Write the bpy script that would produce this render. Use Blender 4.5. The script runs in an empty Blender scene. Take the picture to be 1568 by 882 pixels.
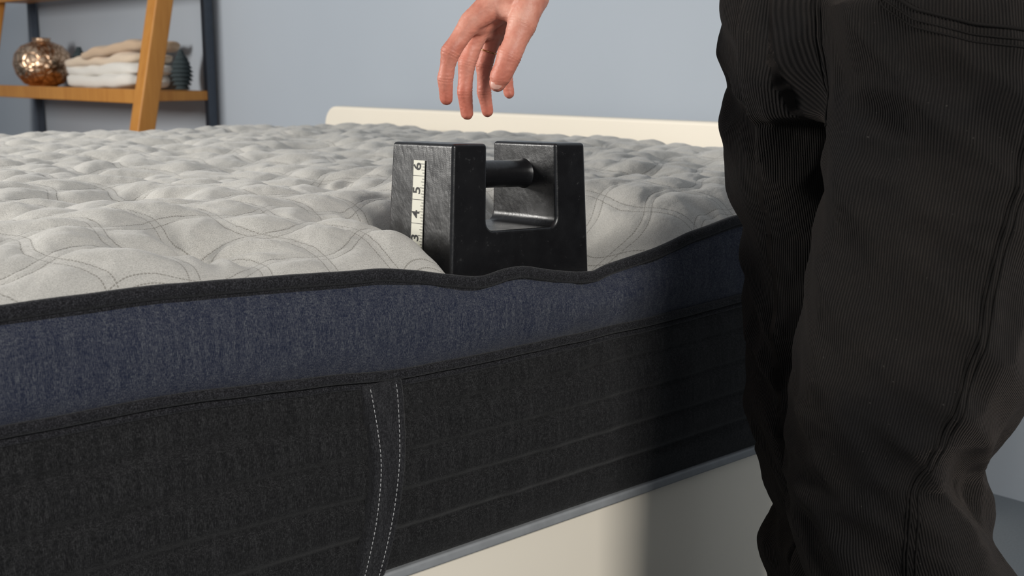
import bpy, math, bmesh, random
import numpy as np
from mathutils import Vector, Matrix, noise
from mathutils.bvhtree import BVHTree
random.seed(3); rng=np.random.RandomState(4)
scene=bpy.context.scene
scene.view_settings.view_transform='Standard'
COL=bpy.context.collection
V=Vector
# ------------------------------------------------------------------ helpers
def link(ob,parent=None):
    COL.objects.link(ob)
    if parent is not None: ob.parent=parent
    return ob
def empty(name,loc=(0,0,0)):
    e=bpy.data.objects.new(name,None); e.empty_display_size=.05; COL.objects.link(e); e.location=loc; return e
def mesh_obj(name,verts,faces,mat=None,parent=None,smooth=True,uv=None):
    me=bpy.data.meshes.new(name); me.from_pydata([tuple(v) for v in verts],[],faces); me.update()
    if smooth: me.polygons.foreach_set('use_smooth',[True]*len(me.polygons))
    if mat: me.materials.append(mat)
    ob=bpy.data.objects.new(name,me); return link(ob,parent)
def bm_obj(name,bm,mat=None,parent=None,smooth=True):
    me=bpy.data.meshes.new(name); bm.to_mesh(me); bm.free()
    if smooth: me.polygons.foreach_set('use_smooth',[True]*len(me.polygons))
    if mat: me.materials.append(mat)
    ob=bpy.data.objects.new(name,me); return link(ob,parent)
def box(name,lo,hi,mat,parent=None,bevel=0.004,segs=3):
    bm=bmesh.new(); bmesh.ops.create_cube(bm,size=1)
    for v in bm.verts:
        v.co=V([(lo[i]+hi[i])/2+v.co[i]*(hi[i]-lo[i]) for i in range(3)])
    ob=bm_obj(name,bm,mat,parent,smooth=False)
    if bevel:
        m=ob.modifiers.new('bevel','BEVEL'); m.width=bevel; m.segments=segs; m.limit_method='ANGLE'
        ob.data.polygons.foreach_set('use_smooth',[True]*len(ob.data.polygons))
        w=ob.modifiers.new('wn','WEIGHTED_NORMAL')
    return ob
def tube_geo(pts,rad,seg=8,vo=0,cap=True):
    pts=[V(p) for p in pts]; n=len(pts)
    if not hasattr(rad,'__len__'): rad=[rad]*n
    verts=[];faces=[]; up=V((0,0,1)); prev=None
    for i,p in enumerate(pts):
        t=(pts[min(i+1,n-1)]-pts[max(i-1,0)]).normalized()
        if prev is None:
            a=t.cross(up)
            if a.length<.1: a=t.cross(V((1,0,0)))
            a.normalize()
        else:
            a=(prev-t*prev.dot(t)).normalized()
        prev=a; b=t.cross(a)
        for k in range(seg):
            an=2*math.pi*k/seg
            verts.append(p+(a*math.cos(an)+b*math.sin(an))*rad[i])
    for i in range(n-1):
        for k in range(seg):
            k2=(k+1)%seg
            faces.append((vo+i*seg+k,vo+i*seg+k2,vo+(i+1)*seg+k2,vo+(i+1)*seg+k))
    if cap:
        faces.append(tuple(vo+k for k in range(seg))[::-1]); faces.append(tuple(vo+(n-1)*seg+k for k in range(seg)))
    return verts,faces
def tubes(name,lst,mat,parent=None,seg=8):
    Vv=[];Ff=[]
    for pts,r in lst:
        v,f=tube_geo(pts,r,seg,len(Vv)); Vv+=v;Ff+=f
    return mesh_obj(name,Vv,Ff,mat,parent)
def apply_mods(ob):
    dg=bpy.context.evaluated_depsgraph_get(); dg.update()
    ev=ob.evaluated_get(dg); me=bpy.data.meshes.new_from_object(ev)
    mats=list(ob.data.materials); ob.modifiers.clear(); ob.data=me
    if not me.materials:
        for m in mats: me.materials.append(m)
    me.polygons.foreach_set('use_smooth',[True]*len(me.polygons))
def capsules_bm(bm,chains):
    """chain=[(point,radius),...] tapered round-ended limbs"""
    for ch in chains:
        for i,(p,r) in enumerate(ch):
            bmesh.ops.create_icosphere(bm,subdivisions=3,radius=r,matrix=Matrix.Translation(V(p)))
            if i:
                q,s=ch[i-1]; q=V(q);d=V(p)-q;L=d.length
                if L<1e-5: continue
                M=Matrix.Translation((q+V(p))/2)@d.to_track_quat('Z','Y').to_matrix().to_4x4()
                bmesh.ops.create_cone(bm,cap_ends=True,segments=24,radius1=s,radius2=r,depth=L,matrix=M)
def remeshed(name,bm,mat,parent,voxel,smooth_it=6,fac=.5):
    ob=bm_obj(name,bm,mat,parent)
    r=ob.modifiers.new('r','REMESH'); r.mode='VOXEL'; r.voxel_size=voxel; r.use_smooth_shade=True
    s=ob.modifiers.new('s','SMOOTH'); s.factor=fac; s.iterations=smooth_it
    apply_mods(ob); return ob
def loft_bm(bm,rings,seg=40):
    """rings=[(x,y,z,rx,ry)]"""
    R=[]
    for (x,y,z,rx,ry) in rings:
        R.append([bm.verts.new((x+rx*math.cos(2*math.pi*k/seg),y+ry*math.sin(2*math.pi*k/seg),z)) for k in range(seg)])
    for i in range(len(R)-1):
        for k in range(seg):
            k2=(k+1)%seg; bm.faces.new((R[i][k],R[i][k2],R[i+1][k2],R[i+1][k]))
    bm.faces.new(R[0][::-1]); bm.faces.new(R[-1])
# ------------------------------------------------------------------ materials
def newmat(name,rough=.6,col=(.5,.5,.5),metal=0,spec=.5):
    m=bpy.data.materials.new(name); m.use_nodes=True
    b=m.node_tree.nodes['Principled BSDF']
    b.inputs['Base Color'].default_value=(*col,1); b.inputs['Roughness'].default_value=rough
    b.inputs['Metallic'].default_value=metal; b.inputs['Specular IOR Level'].default_value=spec
    return m,m.node_tree,b
class N:
    def __init__(s,nt): s.nt=nt
    def n(s,t,**k):
        x=s.nt.nodes.new(t)
        for a,b in k.items(): setattr(x,a,b)
        return x
    def l(s,a,b): s.nt.links.new(a,b)
    def math(s,op,a,b=None,c=None,clamp=False):
        x=s.n('ShaderNodeMath',operation=op,use_clamp=clamp)
        for i,q in enumerate((a,b,c)):
            if q is None: continue
            if hasattr(q,'links'): s.l(q,x.inputs[i])
            else: x.inputs[i].default_value=q
        return x.outputs[0]
    def coord(s,scale=(1,1,1),kind='Object'):
        tc=s.n('ShaderNodeTexCoord'); mp=s.n('ShaderNodeMapping'); mp.inputs['Scale'].default_value=scale
        s.l(tc.outputs[kind],mp.inputs['Vector']); return mp.outputs[0]
    def noise(s,vec,scale,detail=3,rough=.5):
        x=s.n('ShaderNodeTexNoise'); x.inputs['Scale'].default_value=scale; x.inputs['Detail'].default_value=detail
        x.inputs['Roughness'].default_value=rough
        if vec is not None: s.l(vec,x.inputs['Vector'])
        return x.outputs['Fac']
    def ramp(s,fac,stops):
        x=s.n('ShaderNodeValToRGB'); e=x.color_ramp.elements
        while len(e)<len(stops): e.new(.5)
        for i,(p,c) in enumerate(stops): e[i].position=p; e[i].color=(*c,1)
        s.l(fac,x.inputs[0]); return x.outputs[0]
    def mix(s,fac,a,b,mode='MIX'):
        x=s.n('ShaderNodeMix',data_type='RGBA',blend_type=mode)
        for i,q in ((0,fac),(6,a),(7,b)):
            if hasattr(q,'links'): s.l(q,x.inputs[i])
            elif i==0: x.inputs[0].default_value=q
            else: x.inputs[i].default_value=(*q,1)
        return x.outputs[2]
    def bump(s,h,strength,dist,bsdf,normal=None):
        x=s.n('ShaderNodeBump'); x.inputs['Strength'].default_value=strength; x.inputs['Distance'].default_value=dist
        s.l(h,x.inputs['Height'])
        if normal: s.l(normal,x.inputs['Normal'])
        if bsdf: s.l(x.outputs[0],bsdf.inputs['Normal'])
        return x.outputs[0]
def wall_mat():
    m,nt,b=newmat('wall_paint_blue_grey',.85,(.25,.3,.37),spec=.2); g=N(nt)
    c=g.coord(); n1=g.noise(c,1.3,3)
    g.l(g.ramp(n1,[(.3,(.375,.415,.465)),(.7,(.40,.44,.49))]),b.inputs['Base Color'])
    g.bump(g.noise(c,180,3),.15,.001,b); return m
def cream_mat(name,col):
    m,nt,b=newmat(name,.45,col,spec=.4); g=N(nt); c=g.coord()
    g.l(g.mix(g.noise(c,3,3),tuple(x*.95 for x in col),col),b.inputs['Base Color'])
    g.bump(g.noise(c,220,2),.08,.0006,b); return m
def quilt_mat():
    m,nt,b=newmat('quilted_knit_fabric',.8,(.5,.48,.45),spec=.25); g=N(nt)
    uv=g.n('ShaderNodeUVMap',uv_map='quilt'); sp=g.n('ShaderNodeSeparateXYZ'); g.l(uv.outputs[0],sp.inputs[0])
    masks=[]
    for ax,ot in ((0,1),(1,0)):
        for off in (0.,.14):
            f=g.math('FRACT',g.math('ADD',sp.outputs[ax],.5-off))
            d=g.math('ABSOLUTE',g.math('SUBTRACT',f,.5))
            line=g.math('LESS_THAN',d,.0095)
            dash=g.math('LESS_THAN',g.math('FRACT',g.math('MULTIPLY',sp.outputs[ot],23.)),.75)
            masks.append(g.math('MULTIPLY',line,dash))
    mk=masks[0]
    for q in masks[1:]: mk=g.math('MAXIMUM',mk,q)
    c=g.coord(); n1=g.noise(g.coord((1,1,1)),900,2,.7); n2=g.noise(g.coord((260,1400,600)),1,2); n3=g.noise(c,14,3)
    base=g.ramp(n1,[(.32,(.33,.317,.29)),(.5,(.54,.52,.48)),(.7,(.69,.665,.62))])
    base=g.mix(g.math('MULTIPLY',n2,.4),base,(.44,.425,.39)); base=g.mix(g.math('MULTIPLY',n3,.25),base,(.42,.405,.37))
    base=g.mix(g.math('MULTIPLY',mk,.6),base,(.15,.135,.11))
    g.l(base,b.inputs['Base Color'])
    cr=g.noise(g.coord((60,60,60)),1,3,.6)
    h=g.math('ADD',g.math('SUBTRACT',g.math('MULTIPLY',n1,.35),mk),g.math('MULTIPLY',cr,1.8))
    g.bump(h,.6,.0014,b); b.inputs['Sheen Weight'].default_value=.25; b.inputs['Sheen Roughness'].default_value=.35; return m
def denim(name,stops,bump=.5,streak=(1500,1500,260),sheen=.1):
    m,nt,b=newmat(name,.9,spec=.12); g=N(nt)
    a=g.noise(g.coord(streak),1,3,.6); a2=g.noise(g.coord((streak[2],streak[2],streak[0])),1,2,.6); w=g.noise(g.coord(),1900,2,.6)
    big=g.noise(g.coord((220,220,16)),1,2)
    f=g.math('ADD',g.math('MULTIPLY',a,.48),g.math('ADD',g.math('MULTIPLY',a2,.2),g.math('ADD',g.math('MULTIPLY',w,.2),g.math('MULTIPLY',big,.12))))
    g.l(g.ramp(f,stops),b.inputs['Base Color']); g.bump(f,bump,.001,b)
    b.inputs['Sheen Weight'].default_value=sheen; return m
def cast_iron():
    m,nt,b=newmat('black_enamel_cast_iron',.3,(.008,.008,.009),spec=.6); g=N(nt); c=g.coord()
    n=g.noise(c,38,5,.6); s=g.noise(c,150,4,.7)
    g.l(g.ramp(s,[(.62,(.007,.007,.008)),(.75,(.035,.035,.036))]),b.inputs['Base Color'])
    r=g.math('ADD',g.math('MULTIPLY',n,.35),.14); g.l(r,b.inputs['Roughness'])
    g.bump(g.math('ADD',n,g.math('MULTIPLY',s,.3)),.25,.0025,b); return m
def wood():
    m,nt,b=newmat('amber_bamboo_wood',.42,spec=.4); g=N(nt)
    n=g.noise(g.coord((30,4,4)),1,4,.6); n2=g.noise(g.coord((60,60,3)),1,3)
    g.l(g.mix(.5,g.ramp(n,[(.3,(.40,.15,.022)),(.7,(.56,.25,.05))]),g.ramp(n2,[(.3,(.42,.16,.025)),(.7,(.60,.28,.06))])),b.inputs['Base Color'])
    return m
def skin():
    m,nt,b=newmat('skin',.5,(.5,.24,.17),spec=.4); g=N(nt); c=g.coord()
    n=g.noise(c,30,4,.6); f=g.noise(c,420,3,.7); w=g.noise(c,150,3,.6)
    base=g.ramp(n,[(.3,(.48,.17,.115)),(.5,(.62,.265,.19)),(.72,(.72,.38,.29))])
    tc=g.n('ShaderNodeTexCoord'); sx=g.n('ShaderNodeSeparateXYZ'); g.l(tc.outputs['Object'],sx.inputs[0])
    tipf=g.n('ShaderNodeMapRange'); tipf.inputs[1].default_value=.87; tipf.inputs[2].default_value=.77; g.l(sx.outputs[2],tipf.inputs[0])
    base=g.mix(g.math('MULTIPLY',tipf.outputs[0],.65),base,(.56,.135,.085))
    g.l(base,b.inputs['Base Color'])
    g.bump(g.math('ADD',g.math('MULTIPLY',f,.4),w),.4,.0010,b)
    b.inputs['Subsurface Weight'].default_value=.10; b.inputs['Subsurface Radius'].default_value=(.01,.004,.002); b.inputs['Subsurface Scale'].default_value=.4
    return m
def corduroy():
    m,nt,b=newmat('black_corduroy',.88,spec=.1); g=N(nt)
    at=g.n('ShaderNodeAttribute',attribute_name='wale')
    s=g.math('SINE',g.math('MULTIPLY',at.outputs['Fac'],2*math.pi/.0027))
    h=g.math('MULTIPLY',g.math('ADD',s,1),.5)
    n=g.noise(g.coord((500,500,90)),1,3,.6); big=g.noise(g.coord(),7,4,.6); fz=g.noise(g.coord(),1300,2,.7)
    base=g.ramp(big,[(.35,(.0045,.0043,.0045)),(.68,(.008,.0072,.0066))])
    tip=g.ramp(big,[(.35,(.0165,.0155,.0155)),(.68,(.032,.0265,.023))])
    c=g.mix(g.math('MULTIPLY',h,g.math('ADD',g.math('MULTIPLY',n,.8),.15)),base,tip)
    sp=g.math('GREATER_THAN',g.noise(g.coord(),260,1,.4),.79)
    c=g.mix(g.math('MULTIPLY',sp,.5),c,(.06,.055,.05))
    g.l(c,b.inputs['Base Color'])
    g.bump(g.math('ADD',h,g.math('MULTIPLY',fz,.6)),.9,.0012,b)
    b.inputs['Sheen Weight'].default_value=.09; b.inputs['Sheen Roughness'].default_value=.4; b.inputs['Sheen Tint'].default_value=(.6,.5,.45,1)
    return m
def copper():
    m,nt,b=newmat('hammered_copper',.3,(.75,.42,.28),metal=1); g=N(nt)
    v=g.n('ShaderNodeTexVoronoi',feature='DISTANCE_TO_EDGE'); v.inputs['Scale'].default_value=34; g.l(g.coord(),v.inputs['Vector'])
    g.l(g.ramp(v.outputs['Distance'],[(.02,(.36,.19,.10)),(.12,(.90,.64,.44))]),b.inputs['Base Color'])
    g.bump(v.outputs['Distance'],.8,.01,b); return m
def towel(name,col):
    m,nt,b=newmat(name,.95,col,spec=.1); g=N(nt); n=g.noise(g.coord(),260,3,.7)
    g.l(g.mix(n,tuple(x*.75 for x in col),col),b.inputs['Base Color']); g.bump(n,.6,.003,b); b.inputs['Sheen Weight'].default_value=.3; return m
def simple(name,col,rough=.6,scale=60,var=.2,metal=0,bump=.2,spec=.5):
    m,nt,b=newmat(name,rough,col,metal=metal,spec=spec); g=N(nt); n=g.noise(g.coord(),scale,3)
    g.l(g.mix(n,tuple(x*(1-var) for x in col),tuple(min(1,x*(1+var)) for x in col)),b.inputs['Base Color']); g.bump(n,bump,.001,b); return m
M_wall=wall_mat(); M_cream=cream_mat('cream_lacquer',(.86,.79,.67)); M_quilt=quilt_mat()
M_blue=denim('heathered_blue_denim',[(.42,(.010,.014,.031)),(.48,(.025,.029,.047)),(.54,(.052,.056,.072)),(.62,(.105,.11,.12))])
M_black=denim('heathered_black_fabric',[(.42,(.0045,.0045,.005)),(.5,(.0115,.0115,.012)),(.60,(.036,.036,.037))],.35)
M_strap=denim('strap_fabric',[(.42,(.008,.008,.009)),(.5,(.017,.017,.019)),(.60,(.047,.047,.05))],.5)
M_pipe=denim('black_piping_twill',[(.40,(.005,.005,.006)),(.5,(.013,.013,.015)),(.62,(.040,.040,.045))],.6,(700,700,700))
M_iron=cast_iron(); M_wood=wood(); M_skin=skin(); M_cord=corduroy(); M_copper=copper()
M_nail=simple('fingernail',(.66,.36,.29),.35,40,.06,bump=.02)
M_gold=simple('gold_ring_metal',(.6,.35,.16),.3,metal=1)
M_white=simple('white_thread',(.42,.42,.42),.8)
M_thread=simple('dark_thread',(.011,.010,.0095),.95,spec=.05)
M_tape=simple('tape_measure_paper',(.66,.64,.54),.5,40,.06,bump=.02); M_ink=simple('black_ink',(.01,.01,.01),.6)
M_grey=simple('grey_platform_edge',(.25,.26,.27),.6); M_post=simple('slate_metal_post',(.05,.065,.09),.5)
M_shirt=simple('charcoal_cotton',(.035,.036,.04),.9,500,.3); M_hair=simple('brown_hair',(.05,.03,.018),.6,300,.4)
M_shoe=simple('dark_leather',(.02,.014,.01),.45); M_sole=simple('rubber_sole',(.3,.27,.22),.8); M_eye=simple('eye_white',(.8,.78,.75),.2)
M_floor=simple('grey_carpet_floor',(.13,.15,.17),.9,300,.25); M_green=simple('dark_green_bristle',(.035,.05,.055),.9,200,.4)

# ------------------------------------------------------------------ room
FH=2.6
box('floor',(-3.2,-3.6,-.05),(2.15,6.3,0),M_floor,bevel=0)
box('wall_headboard_side',(2.15,-3.6,0),(2.25,6.3,FH),M_wall,bevel=0)
box('wall_left',(-3.2,6.2,0),(2.25,6.3,FH),M_wall,bevel=0)

# ------------------------------------------------------------------ mattress
X0,X1,Y1=-.03,2.02,1.98; ZT=.62; ZB=.285
tx=np.array([.31,.451,.622,.677,.735,.779,.805,.825,.845,.854,.880,.914,.967,1.000,1.011,1.057,1.105,1.168,1.268,1.4])
tz=np.array([.619,.619,.610,.607,.599,.589,.5835,.5825,.586,.588,.588,.580,.570,.568,.573,.579,.585,.599,.614,.62])
mx=np.array([.303,.446,.619,.699,.760,.824,.935,.99,1.108,1.282,1.45]); mz=np.array([.521,.521,.509,.500,.4995,.4985,.4995,.500,.501,.507,.512])
def smooth_interp(xq,xp,fp,s=.007):
    offs=np.linspace(-2,2,9)*s; w=np.exp(-.5*(offs/s)**2); w/=w.sum()
    return sum(wi*np.interp(np.asarray(xq)+o,xp,fp) for wi,o in zip(w,offs))
def topz(x): return smooth_interp(x,tx,tz)
def midz(x): return smooth_interp(x,mx,mz,.02)
mattress=empty('mattress',(0,0,0))
S=.078
def quilt_uv(X,Y):
    c,s=math.cos(.20),math.sin(.20)
    p=X*c+Y*s; q=Y*c-X*s
    a=p+.0125*np.sin(q*2*np.pi/(2*S)+.6)+.010*np.sin(X*7+Y*11)
    b=q+.0125*np.sin(p*2*np.pi/(2*S))+.010*np.sin(Y*8-X*10)
    return a/S,b/S
def prof(t):
    t=t%1.0
    return np.where(t<.14,.25*np.abs(np.sin(np.pi*t/.14))**.6,np.abs(np.sin(np.pi*(t-.14)/.86))**.6)
def sn(X,Y,f,ph):
    return np.sin(X*f+1.7*np.sin(Y*f*.61+ph))*np.sin(Y*f*.87+1.9*np.sin(X*f*.53+ph*2))
def surf(X,Y):
    u,v=quilt_uv(X,Y)
    dip=ZT-topz(X)
    dN=Y;dF=Y1-Y;dL=X-X0;dR=X1-X
    edge=np.minimum(np.minimum(dN,dF),np.minimum(dL,dR))
    near=ZT-dip*np.exp(-(Y/.20)**2)
    crown=.038*(1-np.exp(-np.clip(edge,0,9)/.055))
    z=near+crown
    q=.0080*prof(u)*prof(v)
    lump=.0085*sn(X,Y,11,.4)+.0025*sn(X,Y,25,2.)
    # tufts, staggered
    P=3.5
    tu=u/P; tv_=v/P; row=np.round(tv_); fu=(tu-.5*(row%2)); fu=(fu-np.round(fu))*P*S; fv=(tv_-row)*P*S
    r=np.sqrt(fu**2+fv**2)+1e-6; th=np.arctan2(fv,fu)
    tuft=-.020*np.exp(-(r/.018)**2)-.026*np.exp(-(r/.072)**2)+.0042*np.sin(6*th+3*np.sin(u))*np.exp(-((r-.045)/.028)**2)
    wr=.0008*sn(X,Y,70,1.)+.0006*sn(X,Y,150,.3)
    att=1-np.exp(-np.clip(edge,0,9)/.03)
    z=z+(q+lump+tuft+wr+.003)*att
    # weight depression
    ax=np.where(X<.816,(.816-X)/.022,np.where(X>1.030,(X-1.030)/.10,0)); ay=np.where(Y<.02,(.02-Y)/.02,np.where(Y>.155,(Y-.155)/.05,0))
    w=np.exp(-(ax**2+ay**2)*1.2)
    z=z*(1-w)+.545*w
    # roll of fabric pushed up at the side of the weight
    z+=.005*np.exp(-((X-.755)/.035)**2-((Y-.065)/.05)**2)
    e=np.exp(-np.clip(Y,0,9)/.010); z=z*(1-e)+topz(X)*e
    return z
nx=560; xs=np.linspace(X0,X1,nx); 
ys=[0];
while ys[-1]<Y1:
    ys.append(ys[-1]+(.0026+.0035*min(1,ys[-1]/1.2)))
ys=np.array(ys)*Y1/ys[-1]; ny=len(ys)
XX,YY=np.meshgrid(xs,ys); ZZ=surf(XX,YY)
verts=np.stack([XX,YY,ZZ],-1).reshape(-1,3)
idx=np.arange(nx*ny).reshape(ny,nx)
quads=np.stack([idx[:-1,:-1],idx[:-1,1:],idx[1:,1:],idx[1:,:-1]],-1).reshape(-1,4)
top=mesh_obj('quilted_top',verts.tolist(),quads.tolist(),M_quilt,mattress)
uvl=top.data.uv_layers.new(name='quilt'); u,v=quilt_uv(XX,YY); UV=np.stack([u,v],-1).reshape(-1,2)
li=np.empty(len(top.data.loops),dtype=np.int32); top.data.loops.foreach_get('vertex_index',li); uvl.data.foreach_set('uv',UV[li].ravel())
# near side borders (blue upper band, black lower band)
def side(name,zt_f,zb_f,bulge,lines,mat,nz,seed):
    xs=np.linspace(X0,X1,420); T=np.linspace(0,1,nz); vs=[];fs=[]
    for t in T:
        zt=zt_f(xs);zb=zb_f(xs); z=zt*(1-t)+zb*t
        y=-bulge*max(0,np.sin(np.pi*t))**.7*np.ones_like(xs)
        for L in lines: y+=.0052*math.exp(-((t-L)/.028)**2)
        dipa=np.exp(-((xs-.93)/.22)**2)
        y+=-.004*dipa*np.sin(np.pi*t)
        y+=np.array([.0020*noise.noise(V((x*9,t*3,seed)))+.0016*noise.noise(V((x*26,t*2.5,seed+4)))*(.4+1.5*d) for x,d in zip(xs,dipa)])*min(1,6*t*(1-t)+.1)
        vs+= [(a,b,c) for a,b,c in zip(xs,y,z)]
    n=len(xs)
    for j in range(nz-1):
        for i in range(n-1): fs.append((j*n+i,(j+1)*n+i,(j+1)*n+i+1,j*n+i+1))
    return mesh_obj(name,vs,fs,mat,mattress)
side('blue_denim_border',topz,midz,.013,[],M_blue,26,1.)
side('black_border',midz,lambda x:np.full_like(x,ZB),.013,[.2,.4,.6,.8],M_black,100,7.)
# remaining three sides
def ring_strip(name,z0,z1,mat,inset=0):
    vs=[];fs=[];pts=[]
    for y in np.linspace(0,Y1,30): pts.append((X1,y))
    for x in np.linspace(X1,X0,30): pts.append((x,Y1))
    for y in np.linspace(Y1,0,30): pts.append((X0,y))
    for j,t in enumerate(np.linspace(0,1,12)):
        for (x,y) in pts:
            bl=.012*math.sin(math.pi*t)
            ex=bl*(float(x>=X1-1e-6)-float(x<=X0+1e-6)); ey=bl*float(y>=Y1-1e-6)
            vs.append((x+ex,y+ey,z1+(z0-z1)*t))
    n=len(pts)
    for j in range(11):
        for i in range(n-1): fs.append((j*n+i,(j+1)*n+i,(j+1)*n+i+1,j*n+i+1))
    return mesh_obj(name,vs,fs,mat,mattress)
ring_strip('blue_denim_border_rear',.512,ZT,M_blue); ring_strip('black_border_rear',ZB,.512,M_black)
mesh_obj('underside',[(X0,0,ZB),(X1,0,ZB),(X1,Y1,ZB),(X0,Y1,ZB)],[(0,3,2,1)],M_black,mattress)
px=np.linspace(X0,X1,480)
def wob(x,k): return .0012*noise.noise(V((x*18,k,0)))
near_pipe=[(x,-.003+wob(x,1),z+.001+wob(x,2)) for x,z in zip(px,topz(px))]
tubes('upper_piping',[(near_pipe,.0072),([(x,-.002,z-.008) for x,_,z in near_pipe],.0038),([(X1,0,.62),(X1,Y1,.62),(X0,Y1,.62),(X0,0,.62)],.0085)],M_pipe,mattress,12)
mid_pipe=[(x,-.006+wob(x,3),z+wob(x,4)) for x,z in zip(px,midz(px))]
tubes('lower_piping',[(mid_pipe,.0056),([(x,-.0035,z-.010) for x,_,z in mid_pipe],.0036),([(X1,0,.512),(X1,Y1,.512),(X0,Y1,.512),(X0,0,.512)],.0065)],M_pipe,mattress,12)
# handle strap
hv=[];hf=[];nt_=50
hc=[(.500,.654,.706),(.455,.657,.703),(.415,.660,.701),(.35,.652,.691),(.285,.640,.678)]
zs=[h[0] for h in hc][::-1]
def hx(z,k): return float(smooth_interp(np.array([z]),np.array(zs),np.array([h[k] for h in hc][::-1]),.015)[0])
def sp(t): return max(0.,math.sin(math.pi*max(0,min(1,t))))**.7
for j in range(nt_):
    z=.497+(ZB-.497)*j/(nt_-1); a,b=hx(z,1),hx(z,2); bul=.013*sp(j/(nt_-1))
    for k in range(13):
        s=(0,.012,.05,.12,.25,.4,.5,.6,.75,.88,.95,.988,1)[k]; ed=min(s,1-s)
        off=-.004 if k in (0,12) else (.0075 if k in (1,11) else .0092 if ed<.13 else .0078)
        hv.append((a+(b-a)*s,-bul-off,z))
for j in range(nt_-1):
    for k in range(12): hf.append((j*13+k,(j+1)*13+k,(j+1)*13+k+1,j*13+k+1))
mesh_obj('handle_strap',hv,hf,M_strap,mattress)
st=[]
for k,off in ((1,.0095),(2,-.0085)):
    z=.492
    while z>ZB+.003:
        def P(z):
            t=(.497-z)/(.497-ZB); return V((hx(z,k)+off,-.013*sp(t)-.0083,z))
        st.append(([P(z),P(z-.0032)],.0005)); z-=.0052
tubes('strap_stitching',st,M_white,mattress,6)

# ------------------------------------------------------------------ bed frame
bed=empty('bed_frame')
def panel(name,lo,hi,mat,b=.006): return box(name,lo,hi,mat,bed,b)
panel('platform_edge',(X0-.01,-.006,ZB-.013),(X1+.02,Y1+.02,ZB-.001),M_grey,.003)
panel('side_rail',(X0-.01,.004,.0),(X1+.02,.03,ZB-.014),M_cream)
panel('side_rail_far',(X0-.01,Y1-.02,.0),(X1+.02,Y1+.01,ZB-.014),M_cream)
panel('foot_rail',(X0-.01,.03,.0),(X0+.02,Y1-.02,ZB-.014),M_cream)
# headboard with rounded upper corners
bm=bmesh.new(); ya,yb,za,zb=.10,2.22,0.,.700; rr=.06; pf=[(ya,za),(yb,za)]
for k in range(9):
    a=math.pi/2*k/8; pf.append((yb-rr+rr*math.cos(a),zb-rr+rr*math.sin(a)))
for k in range(9):
    a=math.pi/2+math.pi/2*k/8; pf.append((ya+rr+rr*math.cos(a),zb-rr+rr*math.sin(a)))
f=bm.faces.new([bm.verts.new((2.045,y,z)) for y,z in pf]); r=bmesh.ops.extrude_face_region(bm,geom=[f])
for v_ in r['geom']:
    if isinstance(v_,bmesh.types.BMVert): v_.co.x+=.045
bmesh.ops.recalc_face_normals(bm,faces=bm.faces[:])
hb=bm_obj('headboard',bm,M_cream,bed,False); m=hb.modifiers.new('b','BEVEL'); m.width=.008; m.segments=3; m.limit_method='ANGLE'

# ------------------------------------------------------------------ iron weight
weight=empty('cast_iron_weight')
L,D,H,w,h,r=.222,.125,.187,.054,.088,.012
pf=[(0,0),(L,0),(L,H),(L-w,H)]
for k in range(7):
    a=math.pi/2*k/6; pf.append((L-w-r+r*math.cos(a),h+r-r*math.sin(a)))
for k in range(7):
    a=math.pi/2*k/6; pf.append((w+r-r*math.sin(a),h+r-r*math.cos(a)))
pf+=[(w,H),(0,H)]
bm=bmesh.new(); f=bm.faces.new([bm.verts.new((x,0,z)) for x,z in pf]); rg=bmesh.ops.extrude_face_region(bm,geom=[f])
for v_ in rg['geom']:
    if isinstance(v_,bmesh.types.BMVert): v_.co.y+=D
bmesh.ops.recalc_face_normals(bm,faces=bm.faces[:])
def taper(co):
    t=co.z/H; sx=1-.075*t; sy=1-.09*t
    return V(((co.x-L/2)*sx+L/2,(co.y-D/2)*sy+D/2,co.z))
for v_ in bm.verts: v_.co=taper(v_.co)
body=bm_obj('weight_body',bm,M_iron,weight,True)
m=body.modifiers.new('b','BEVEL'); m.width=.0045; m.segments=4; m.limit_method='ANGLE'; m.angle_limit=math.radians(35)
body.modifiers.new('w','WEIGHTED_NORMAL')
gp=[];gr=[]
for k in range(31):
    s=k/30; gp.append((w*.8+(L-w*1.6)*s,D/2,H-.038)); gr.append(.0165+.006*(math.exp(-((s-.04)/.06)**2)+math.exp(-((s-.96)/.06)**2)))
tubes('grip_bar',[(gp,gr)],M_iron,weight,32)
# tape on the end face: local axis: x=up(z), y=+Y, normal=-X
ty0,ty1=.053,.077
def onface(y,z,off=.0009):
    t=z/H; x=L/2-(L/2)*(1-.075*t)-off; return V((x,(y-D/2)*(1-.09*t)+D/2,z))
ztop,zbot=H-.020,.012
mesh_obj('tape_measure',[onface(ty0,zbot),onface(ty1,zbot),onface(ty1,ztop),onface(ty0,ztop)],[(0,3,2,1)],M_tape,weight,False)
tv=[];tf=[]
def quad(y0,y1,z0,z1):
    o=len(tv); tv.extend([onface(y0,z0,.0012),onface(y1,z0,.0012),onface(y1,z1,.0012),onface(y0,z1,.0012)]); tf.append((o,o+3,o+2,o+1))
inch=.0272; z6=H-.030
zcur=z6-.0075
for q in range(-12,60):
    zq=zcur-q*inch/8
    if zq<zbot+.001 or zq>ztop-.0006: continue
    m8=q%8; ln=.0235 if m8==0 else (.009 if m8==4 else (.0065 if m8%2==0 else .0045))
    quad(ty0+.0004,ty0+ln,zq-.00028,zq+.00028)
quad(ty0,ty0+.0006,zbot,ztop); quad(ty1-.0006,ty1,zbot,ztop)
mesh_obj('tape_ticks',tv,tf,M_ink,weight,False)
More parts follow.
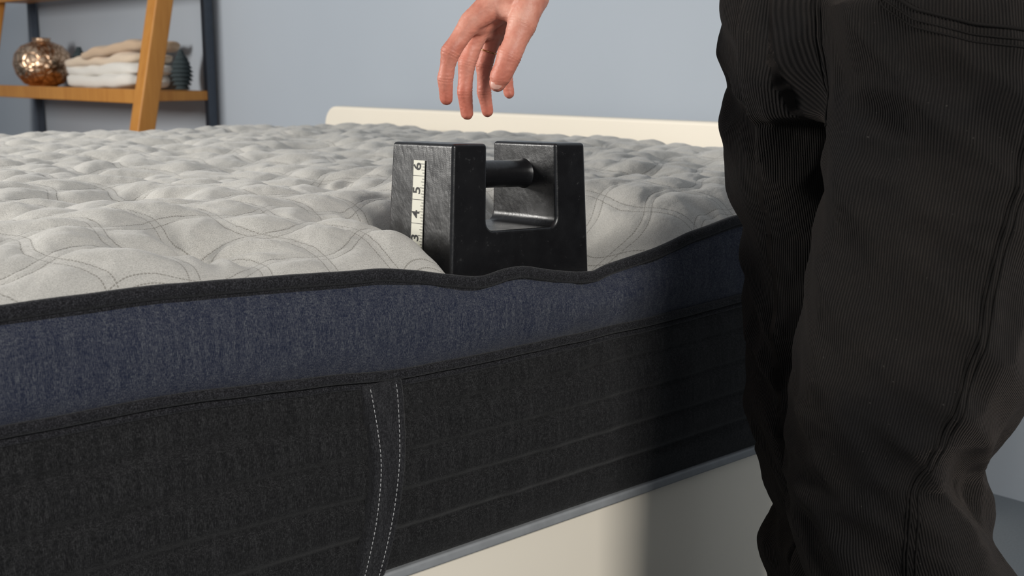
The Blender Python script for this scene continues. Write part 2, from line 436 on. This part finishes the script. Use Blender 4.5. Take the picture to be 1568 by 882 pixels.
for i,ch_ in enumerate('6543'):
    fc=bpy.data.curves.new('tape_digit_'+ch_,'FONT'); fc.body=ch_; fc.size=.019; fc.align_x='CENTER'; fc.align_y='CENTER'; fc.offset=.0002
    fc.materials.append(M_ink); o=bpy.data.objects.new('tape_digit_'+ch_,fc); link(o,weight)
    zc=z6-i*inch+.003
    o.matrix_local=Matrix.Translation(onface(.0675,zc,.0013))@Matrix(((0,0,-1,0),(0,1,0,0),(1,0,0,0),(0,0,0,1)))
weight.matrix_world=Matrix.Translation((.801,.030,.547))@Matrix.Rotation(math.radians(2.0),4,'Y')@Matrix.Rotation(math.radians(-1.2),4,'X')

# ------------------------------------------------------------------ person
person=empty('person')
R_=V((.748,-.664,0)); F_=V((.664,.748,0)); C0=V((0,-.977,0))
def TU(T,u,z): return C0+F_*T+R_*u+V((0,0,z))
# trousers : two lofted legs + pelvis -> one continuous surface
LL=[(.879,.420,.120),(.80,.425,.118),(.731,.422,.115),(.660,.414,.114),(.595,.409,.116),(.5275,.402,.114),(.473,.392,.107),(.421,.377,.092),(.361,.390,.101),(.295,.412,.114),(.20,.420,.118),(.12,.420,.112),(.075,.418,.105)]
RL=[(.892,.262),(.819,.2607),(.7515,.2477),(.691,.2536),(.629,.2674),(.565,.2719),(.495,.2768),(.396,.2915),(.313,.3146),(.270,.329),(.235,.3097),(.191,.325),(.12,.325),(.075,.33)]
lax=[];rax=[]
for z,u,hw in LL: p=TU(1.15,u,z); lax.append((p.x,p.y,z,hw))
for z,ul in RL:
    hw=.098 if z>.3 else .085
    p=TU(1.38,ul+hw,z); rax.append((p.x,p.y,z,hw))
bm=bmesh.new()
loft_bm(bm,[(x,y,z,hw*.98,hw) for x,y,z,hw in lax]); loft_bm(bm,[(x,y,z,hw,hw*.95) for x,y,z,hw in rax])
loft_bm(bm,[(1.140,-.285,.765,.10,.17),(1.142,-.285,.82,.125,.195),(1.145,-.285,.88,.135,.20),(1.15,-.285,.95,.128,.19),(1.155,-.285,1.02,.118,.172),(1.155,-.285,1.04,.116,.17)])
tr=remeshed('corduroy_trousers',bm,M_cord,person,.006,12,.6)
def axis(tab,z):
    zz=[t[2] for t in tab][::-1]; return [float(np.interp(z,zz,[t[k] for t in tab][::-1])) for k in (0,1,3)]
me=tr.data; nv=len(me.vertices); co=np.empty(nv*3); me.vertices.foreach_get('co',co); co=co.reshape(-1,3)
no=np.empty(nv*3); me.vertices.foreach_get('normal',no); no=no.reshape(-1,3); wale=np.zeros(nv)
for i in range(nv):
    x,y,z=co[i]
    la=axis(lax,z);ra=axis(rax,z)
    dl=math.hypot(x-la[0],y-la[1]);dr=math.hypot(x-ra[0],y-ra[1])
    left=dl<dr; a=la if left else ra; th=math.atan2(y-a[1],x-a[0]); 
    if left: th=(th+math.pi*1.5)%(2*math.pi)
    arc=th*.108; wale[i]=arc+ (0 if left else 1)
    sd=0 if left else 5.
    kn=math.exp(-((z-.44)/.12)**2); cr=math.exp(-((z-.76)/.10)**2); lo=math.exp(-((z-.22)/.14)**2)
    d=.007*noise.noise(V((arc*9+z*3,z*4.5-arc*5,sd)))
    rg=1-abs(noise.noise(V((arc*7+2+z*2,z*13+arc*9,sd+2))))*2
    d+=(rg-.5)*.009*(.35+kn+.9*cr+lo)
    rg2=1-abs(noise.noise(V((arc*14+z*16,z*9-arc*13,sd+9))))*2
    d+=(rg2-.5)*.005*(.4+kn+cr+lo)
    d+=.008*noise.noise(V((arc*16,z*2.2,sd+20)))
    co[i]+=no[i]*d
me.vertices.foreach_set('co',co.ravel()); me.update()
at=me.attributes.new('wale','FLOAT','POINT'); at.data.foreach_set('value',wale)
sub=tr.modifiers.new('s','SUBSURF'); sub.levels=0; sub.render_levels=1
bvh=BVHTree.FromPolygons([V(c) for c in co.tolist()],[tuple(p.vertices) for p in me.polygons])
def hit(ax,ang,z,off=.0003):
    d=V((math.cos(ang),math.sin(ang),0)); o=V((ax[0],ax[1],z))+d*.5
    q=bvh.ray_cast(o,-d)
    return (q[0]+q[1]*off) if q[0] is not None else None
def legseam(tab,angf,z0,z1,n=110):
    pts=[]
    for k in range(n):
        z=z0+(z1-z0)*k/(n-1); a=axis(tab,z); q=hit(a,angf(z),z)
        if q: pts.append(q)
    return pts
seam=[]
def sang(z): return math.radians(float(np.interp(z,[.1,.33,.42,.6,.85],[-150,-146,-134,-125,-115])))
for o in (0,.03,.10): seam.append((legseam(lax,lambda z:sang(z)+o,.845,.08),.0010))
PC=(1.145,-.285)
def pseam(pairs,r=.0012,n=40):
    pts=[]
    for k in range(n):
        t=k/(n-1)*(len(pairs)-1); i=min(int(t),len(pairs)-2); s=t-i
        a=pairs[i][0]*(1-s)+pairs[i+1][0]*s; z=pairs[i][1]*(1-s)+pairs[i+1][1]*s
        q=hit(PC,math.radians(a),z)
        if q: pts.append(q)
    seam.append((pts,r))
for o in (0,3): pseam([(180+o,1.0),(181+o,.88),(184+o,.80),(189+o,.76)])
for o,rr_ in ((0,.0018),(.009,.0009),(.015,.0009)): pseam([(206,.92-o),(210,.885-o),(217,.866-o),(228,.853-o),(240,.847-o),(252,.846-o)],rr_)
tubes('trouser_seams',[s for s in seam if len(s[0])>2],M_thread,person,6)

# hand (right) : palm + five separate fingers, continuous with forearm
O=V((.897,.072,.826))
def HP(u,v,w): return O+R_*u+V((0,0,v))+F_*w
wr=HP(.060,.106,.004); elbow=V((1.03,-.02,1.13)); sh=V((1.10,-.10,1.41))
fore=[(elbow,.043),(elbow.lerp(wr,.35),.043),(elbow.lerp(wr,.8),.033),(wr,.030)]
def ch(*a):
    q=[(HP(*t[:3]),t[3]) for t in a]; out=[q[0]]
    for i in range(1,len(q)):
        (a0,r0),(a1,r1)=q[i-1],q[i]
        if i<len(q)-1 or len(q)==4: out.append((a0.lerp(a1,.5),(r0+r1)/2*(.90 if i<len(q)-1 else .99)))
        out.append(q[i])
    return out
idxf=ch((-.021,.041,-.014,.0130),(-.0445,.007,-.020,.0110),(-.0508,-.022,-.016,.0092),(-.0500,-.045,-.011,.0078))
mid=ch((-.011,.035,.008,.0128),(-.0268,-.004,.004,.0107),(-.0297,-.038,.005,.0090),(-.027,-.063,.009,.0076))
ring=ch((.004,.029,.026,.0122),(-.0075,-.007,.029,.0101),(-.0075,-.038,.031,.0086),(-.0035,-.061,.035,.0072))
pin=ch((.018,.026,.044,.0112),(.0155,-.003,.052,.0090),(.019,-.023,.053,.0078),(.022,-.040,.053,.0066))
thumb=[(HP(.047,.070,-.016),.0215),(HP(.041,.052,-.024),.0180),(HP(.036,.036,-.030),.0165),(HP(.029,.018,-.036),.0136),(HP(.022,.002,-.041),.0138),(HP(.0175,-.010,-.042),.0125),(HP(.0125,-.020,-.041),.0123),(HP(.0095,-.0275,-.040),.0098)]
pc=[]
for b_,rr_ in ((idxf,.024),(mid,.024),(ring,.023),(pin,.020)):
    m0=b_[0][0]; base=wr.lerp(m0,.18); pc.append([(base,rr_),(wr.lerp(m0,.6),.0190),(m0,b_[0][1])])
pc.append([(wr,.030),(HP(.042,.077,.012),.026)])
web=[[thumb[0],(idxf[0][0].lerp(wr,.35),.016)],[(thumb[0][0].lerp(thumb[2][0],.7),.012),(idxf[0][0].lerp(wr,.30),.013)]]
web+=[[idxf[0],mid[0],ring[0],pin[0]]]
bm=bmesh.new(); capsules_bm(bm,[fore,idxf,mid,ring,pin,thumb]+pc+web)
hand=remeshed('right_hand_and_forearm',bm,M_skin,person,.0013,8,.5)
# knuckle creases pushed into the surface
me=hand.data; hn=len(me.vertices); hco=np.empty(hn*3); me.vertices.foreach_get('co',hco); hco=hco.reshape(-1,3)
hno=np.empty(hn*3); me.vertices.foreach_get('normal',hno); hno=hno.reshape(-1,3); disp=np.zeros(hn)
for c_,js in ((idxf,(2,4)),(mid,(2,4)),(ring,(2,4)),(pin,(2,4)),(thumb,(2,4))):
    for j in js:
        p0=np.array(c_[j][0]); t=np.array((c_[j+1][0]-c_[j-1][0]).normalized()); rel=hco-p0; s=rel@t; rad=np.linalg.norm(rel-np.outer(s,t),axis=1)
        near=rad<c_[j][1]*1.5
        disp+=near*(-.0009*np.exp(-(s/.0009)**2)-.0007*np.exp(-((s-.0028)/.0008)**2)-.0006*np.exp(-((s+.0030)/.0008)**2)+.0008*np.exp(-(s/.005)**2))
for i in range(hn):
    disp[i]+=.0005*noise.noise(V((hco[i][0]*90,hco[i][1]*90,hco[i][2]*60)))-.0003*(1-2*abs(noise.noise(V((hco[i][0]*160,hco[i][1]*160,hco[i][2]*260)))))
hco+=hno*disp[:,None]; me.vertices.foreach_set('co',hco.ravel()); me.update()
def nail(name,chain,normal,sc=1.):
    a,b_=chain[-2],chain[-1]; t=(b_[0]-a[0]).normalized(); n_=normal.normalized(); n_=(n_-t*n_.dot(t)).normalized(); s_=t.cross(n_)
    r_=b_[1]; c=b_[0]+n_*(r_*.90)-t*r_*.30
    bm=bmesh.new(); bmesh.ops.create_uvsphere(bm,u_segments=24,v_segments=14,radius=1)
    for v_ in bm.verts:
        q=v_.co.copy(); qx=math.copysign(abs(q.x)**.85,q.x); qy=math.copysign(abs(q.y)**.85,q.y)
        v_.co=c+s_*(qx*r_*.70*sc)+t*(qy*r_*.88*sc)+n_*(q.z*r_*.12-.30*q.x**2*r_-.10*max(0,q.y)**2*r_)
    bm_obj(name,bm,M_nail,person)
nail('thumb_nail',thumb,-F_*1.0-R_*.25,1.08)
for nm,c_ in (('index_nail',idxf),('middle_nail',mid),('ring_nail',ring),('little_nail',pin)): nail(nm,c_,-R_+F_*.35,.9)
# thin ring on the ring finger
a_,b_=ring[0][0],ring[2][0]; t_=(b_-a_).normalized(); c_=a_.lerp(b_,.55); n1_=t_.cross(V((0,0,1))).normalized(); n2_=t_.cross(n1_)
rp=[c_+(n1_*math.cos(2*math.pi*k/40)+n2_*math.sin(2*math.pi*k/40))*.0103 for k in range(41)]
tubes('finger_ring',[(rp,.0008)],M_gold,person,8)
# left arm
ls=V((1.13,-.46,1.41)); le=V((1.22,-.54,1.12)); lw=V((1.13,-.53,.88))
fl=[]
for i,(dy,ln) in enumerate(((.028,.070),(.010,.080),(-.008,.074),(-.024,.058))):
    k=lw+V((-.035,dy*1.0,-.085)); k2=k+V((-.012,0,-ln*.5)); k3=k2+V((.004,0,-ln*.45)); fl.append([(k,.011),(k2,.0095),(k3,.0078)])
    fl.append([(lw+V((-.005,dy*.5,-.01)),.02),(k,.012)])
fl.append([(lw+V((-.012,.02,-.02)),.017),(lw+V((-.045,.05,-.065)),.012),(lw+V((-.058,.052,-.098)),.0095)])
bm=bmesh.new(); capsules_bm(bm,fl+[[(le,.043),(le.lerp(lw,.4),.041),(lw,.027)]])
remeshed('left_hand_and_forearm',bm,M_skin,person,.004,5,.5)
# shirt
bm=bmesh.new()
loft_bm(bm,[(1.155,-.285,.96,.128,.182),(1.15,-.285,1.06,.125,.172),(1.14,-.285,1.18,.125,.175),(1.125,-.285,1.30,.128,.188),(1.11,-.283,1.40,.11,.185),(1.095,-.28,1.46,.08,.12),(1.085,-.28,1.49,.062,.070)])
capsules_bm(bm,[[(sh,.065),(sh.lerp(elbow,.75),.056)],[(ls,.065),(ls.lerp(le,.75),.056)],[(V((1.10,-.28,1.43)),.06),(sh,.062)],[(V((1.10,-.28,1.43)),.06),(ls,.062)]])
remeshed('t_shirt',bm,M_shirt,person,.009,8,.6)
bm=bmesh.new(); hc_=V((1.035,-.265,1.655))
def he(dx,dy,dz,sx,sy,sz):
    Mx=Matrix.Translation(hc_+V((dx,dy,dz)))@Matrix.Diagonal((sx,sy,sz,1)); bmesh.ops.create_icosphere(bm,subdivisions=4,radius=1,matrix=Mx)
he(.01,0,.03,.098,.076,.095); he(-.02,0,-.04,.07,.062,.075); he(-.092,0,-.012,.016,.012,.018); he(-.088,0,.0,.012,.010,.03)
he(-.078,0,-.055,.015,.026,.006); he(-.078,0,-.067,.015,.024,.007); he(-.072,0,-.095,.02,.025,.018)
for s_ in(-1,1): he(.012,.077*s_,-.005,.018,.010,.032); he(-.076,.032*s_,.030,.02,.022,.008)
capsules_bm(bm,[[(V((1.09,-.28,1.45)),.056),(V((1.06,-.27,1.58)),.053)],[(sh.lerp(elbow,.6),.045),(elbow,.043)],[(ls.lerp(le,.6),.045),(le,.043)]])
remeshed('head_and_upper_arms',bm,M_skin,person,.004,4,.5)
bm=bmesh.new(); he(.018,0,.047,.103,.083,.092); he(.045,0,.0,.07,.078,.08)
remeshed('hair',bm,M_hair,person,.005,4,.5)
for s_ in(-1,1):
    bm=bmesh.new(); he(-.082,.031*s_,.012,.010,.014,.008); bm_obj('eye_%d'%(1 if s_<0 else 2),bm,M_eye,person)
for nm,(x,y) in (('left_shoe',lax[-1][:2]),('right_shoe',rax[-1][:2])):
    bm=bmesh.new(); 
    rings=[]
    for z,ln,wd,cx in ((.012,.140,.050,-.055),(.04,.140,.052,-.055),(.06,.120,.048,-.040),(.085,.075,.044,-.005),(.12,.055,.042,.008)):
        rings.append((x+cx,y,z,ln,wd))
    loft_bm(bm,rings); remeshed(nm,bm,M_shoe,person,.006,4)
    bm=bmesh.new(); loft_bm(bm,[(x-.055,y,.0,.145,.053),(x-.055,y,.016,.145,.053)]); bm_obj(nm+'_sole',bm,M_sole,person)

# ------------------------------------------------------------------ ladder shelf with things
shelf=empty('ladder_shelf')
DY=-.075
def slat(name,x0,z0,x1,z1,y,wd,dp,mat):
    bm=bmesh.new(); vs=[]
    for (x,z) in ((x0,z0),(x1,z1)):
        for a,b_ in ((0,0),(dp,0),(dp,wd),(0,wd)): vs.append(bm.verts.new((x+a,y+b_,z)))
    for q in ((0,1,2,3),(7,6,5,4),(0,4,5,1),(1,5,6,2),(2,6,7,3),(3,7,4,0)): bm.faces.new([vs[k] for k in q])
    bmesh.ops.recalc_face_normals(bm,faces=bm.faces[:]); o=bm_obj(name,bm,mat,shelf,True)
    m=o.modifiers.new('b','BEVEL'); m.width=.006; m.segments=2; o.modifiers.new('w','WEIGHTED_NORMAL')
for i,y in enumerate((3.12+DY,4.87+DY)): slat('leg_%d'%(i+1),1.67,0,2.09,2.0,y,.075,.068,M_wood)
for i,y in enumerate((3.18+DY,4.95+DY)): box('rear_post_%d'%(i+1),(2.105,y,0),(2.14,y+.03,2.0),M_post,shelf,.003)
for i,(z,xf) in enumerate(((.30,1.77),(.698,1.85),(1.12,1.93),(1.55,2.01))):
    box('shelf_board_%d'%(i+1),(xf,3.18+DY,z),(2.105,4.95+DY,z+.036),M_wood,shelf,.005)
    box('shelf_lip_%d'%(i+1),(xf-.012,3.18+DY,z-.008),(xf+.012,4.95+DY,z+.044),M_wood,shelf,.004)
bt=.735
vase=empty('copper_vase')
prv=[(0,.0),(.05,.0),(.085,.015),(.115,.055),(.127,.100),(.117,.145),(.087,.180),(.05,.195),(.038,.200),(.036,.206),(.042,.212),(.038,.214),(.030,.208),(.030,.19)]
vs=[];fs=[];sg=48
for r_,z in prv:
    for k in range(sg): vs.append((1.985+r_*math.cos(2*math.pi*k/sg),4.42+r_*math.sin(2*math.pi*k/sg),bt+z))
for i in range(len(prv)-1):
    for k in range(sg): fs.append((i*sg+k,i*sg+(k+1)%sg,(i+1)*sg+(k+1)%sg,(i+1)*sg+k))
mesh_obj('vase_body',vs,fs,M_copper,vase)
tw=empty('folded_towel_stack')
MW=towel('white_towel',(.88,.84,.77)); MB=towel('beige_towel',(.66,.48,.33)); MC=towel('tan_towel',(.82,.66,.50))
def fold(name,yc,ln,z,th,mat,rot,xc=1.985,dp=.11):
    vs=[];fs=[];ns=40;nr=28
    for j in range(ns+1):
        s=j/ns*2-1
        for k in range(nr):
            a=2*math.pi*k/nr; c,s2=math.cos(a),math.sin(a)
            xx=dp*math.copysign(abs(c)**.45,c); zz=th/2*math.copysign(abs(s2)**.6,s2)
            e=max(0,1-abs(s)**8)**.5 if abs(s)<1 else 0
            e=.25+.75*e
            dz=.018*noise.noise(V((s*3,xx*8,z*20)))
            vs.append((xc+xx*e+rot*s*.05,yc+s*ln/2+.015*noise.noise(V((xx*9,zz*40,z*9))),max(bt+.001,z+th/2+zz*e*(1-.12*(1-e))+dz*(1 if zz>0 else .5)+.020*rot*s)))
    for j in range(ns):
        for k in range(nr): fs.append((j*nr+k,j*nr+(k+1)%nr,(j+1)*nr+(k+1)%nr,(j+1)*nr+k))
    fs.append(tuple(range(nr))[::-1]); fs.append(tuple(ns*nr+k for k in range(nr)))
    mesh_obj(name,vs,fs,mat,tw)
fold('towel_1',3.64,.64,bt,.058,MW,.05); fold('towel_2',3.62,.64,bt+.050,.050,MW,-.25,dp=.10); fold('towel_3',3.62,.60,bt+.090,.045,MC,-.55,dp=.10); fold('towel_4',3.50,.42,bt+.128,.042,MB,-1.,dp=.09)
for i,(x,y,s) in enumerate(((2.06,4.19,1.),(2.05,3.20,.85))):
    bm=bmesh.new()
    for k in range(9):
        zz=k/8; rr_=.052*math.sin(math.pi*(.18+.74*zz))**.8*s
        bmesh.ops.create_cone(bm,cap_ends=True,segments=18,radius1=rr_,radius2=rr_*.55,depth=.026*s,matrix=Matrix.Translation((x,y,bt+.015+zz*.145*s)))
    bm_obj('pine_cone' if i==0 else 'pine_cone.001',bm,M_green)

# ------------------------------------------------------------------ light
wd=bpy.data.worlds.new('World'); scene.world=wd; wd.use_nodes=True
wd.node_tree.nodes['Background'].inputs[0].default_value=(.88,.93,1.0,1); wd.node_tree.nodes['Background'].inputs[1].default_value=.28
def area(name,loc,tgt,size,power,col=(1,1,1)):
    ld=bpy.data.lights.new(name,'AREA'); ld.shape='RECTANGLE'; ld.size=size[0]; ld.size_y=size[1]; ld.energy=power; ld.color=col
    o=bpy.data.objects.new(name,ld); link(o); o.location=loc; o.rotation_euler=(V(tgt)-V(loc)).to_track_quat('-Z','Y').to_euler(); return o
area('key_softbox',(.15,-2.9,2.1),(1.0,.2,.55),(.7,.7),84,(1,.97,.92))
area('window_light',(-1.9,2.5,1.65),(1.1,.9,.6),(1.1,1.0),145,(1,.97,.92))

# ------------------------------------------------------------------ camera
cd=bpy.data.cameras.new('camera'); cam=bpy.data.objects.new('camera',cd); link(cam); scene.camera=cam
cd.sensor_width=36; cd.lens=36*1800/1568.; cd.clip_start=.02
p=math.atan(336/1800)
fwd=F_*math.cos(p)-V((0,0,1))*math.sin(p)
cam.location=(0,-.977,.815); cam.rotation_euler=fwd.to_track_quat('-Z','Y').to_euler()
cd.dof.use_dof=True; cd.dof.focus_distance=1.33; cd.dof.aperture_fstop=9
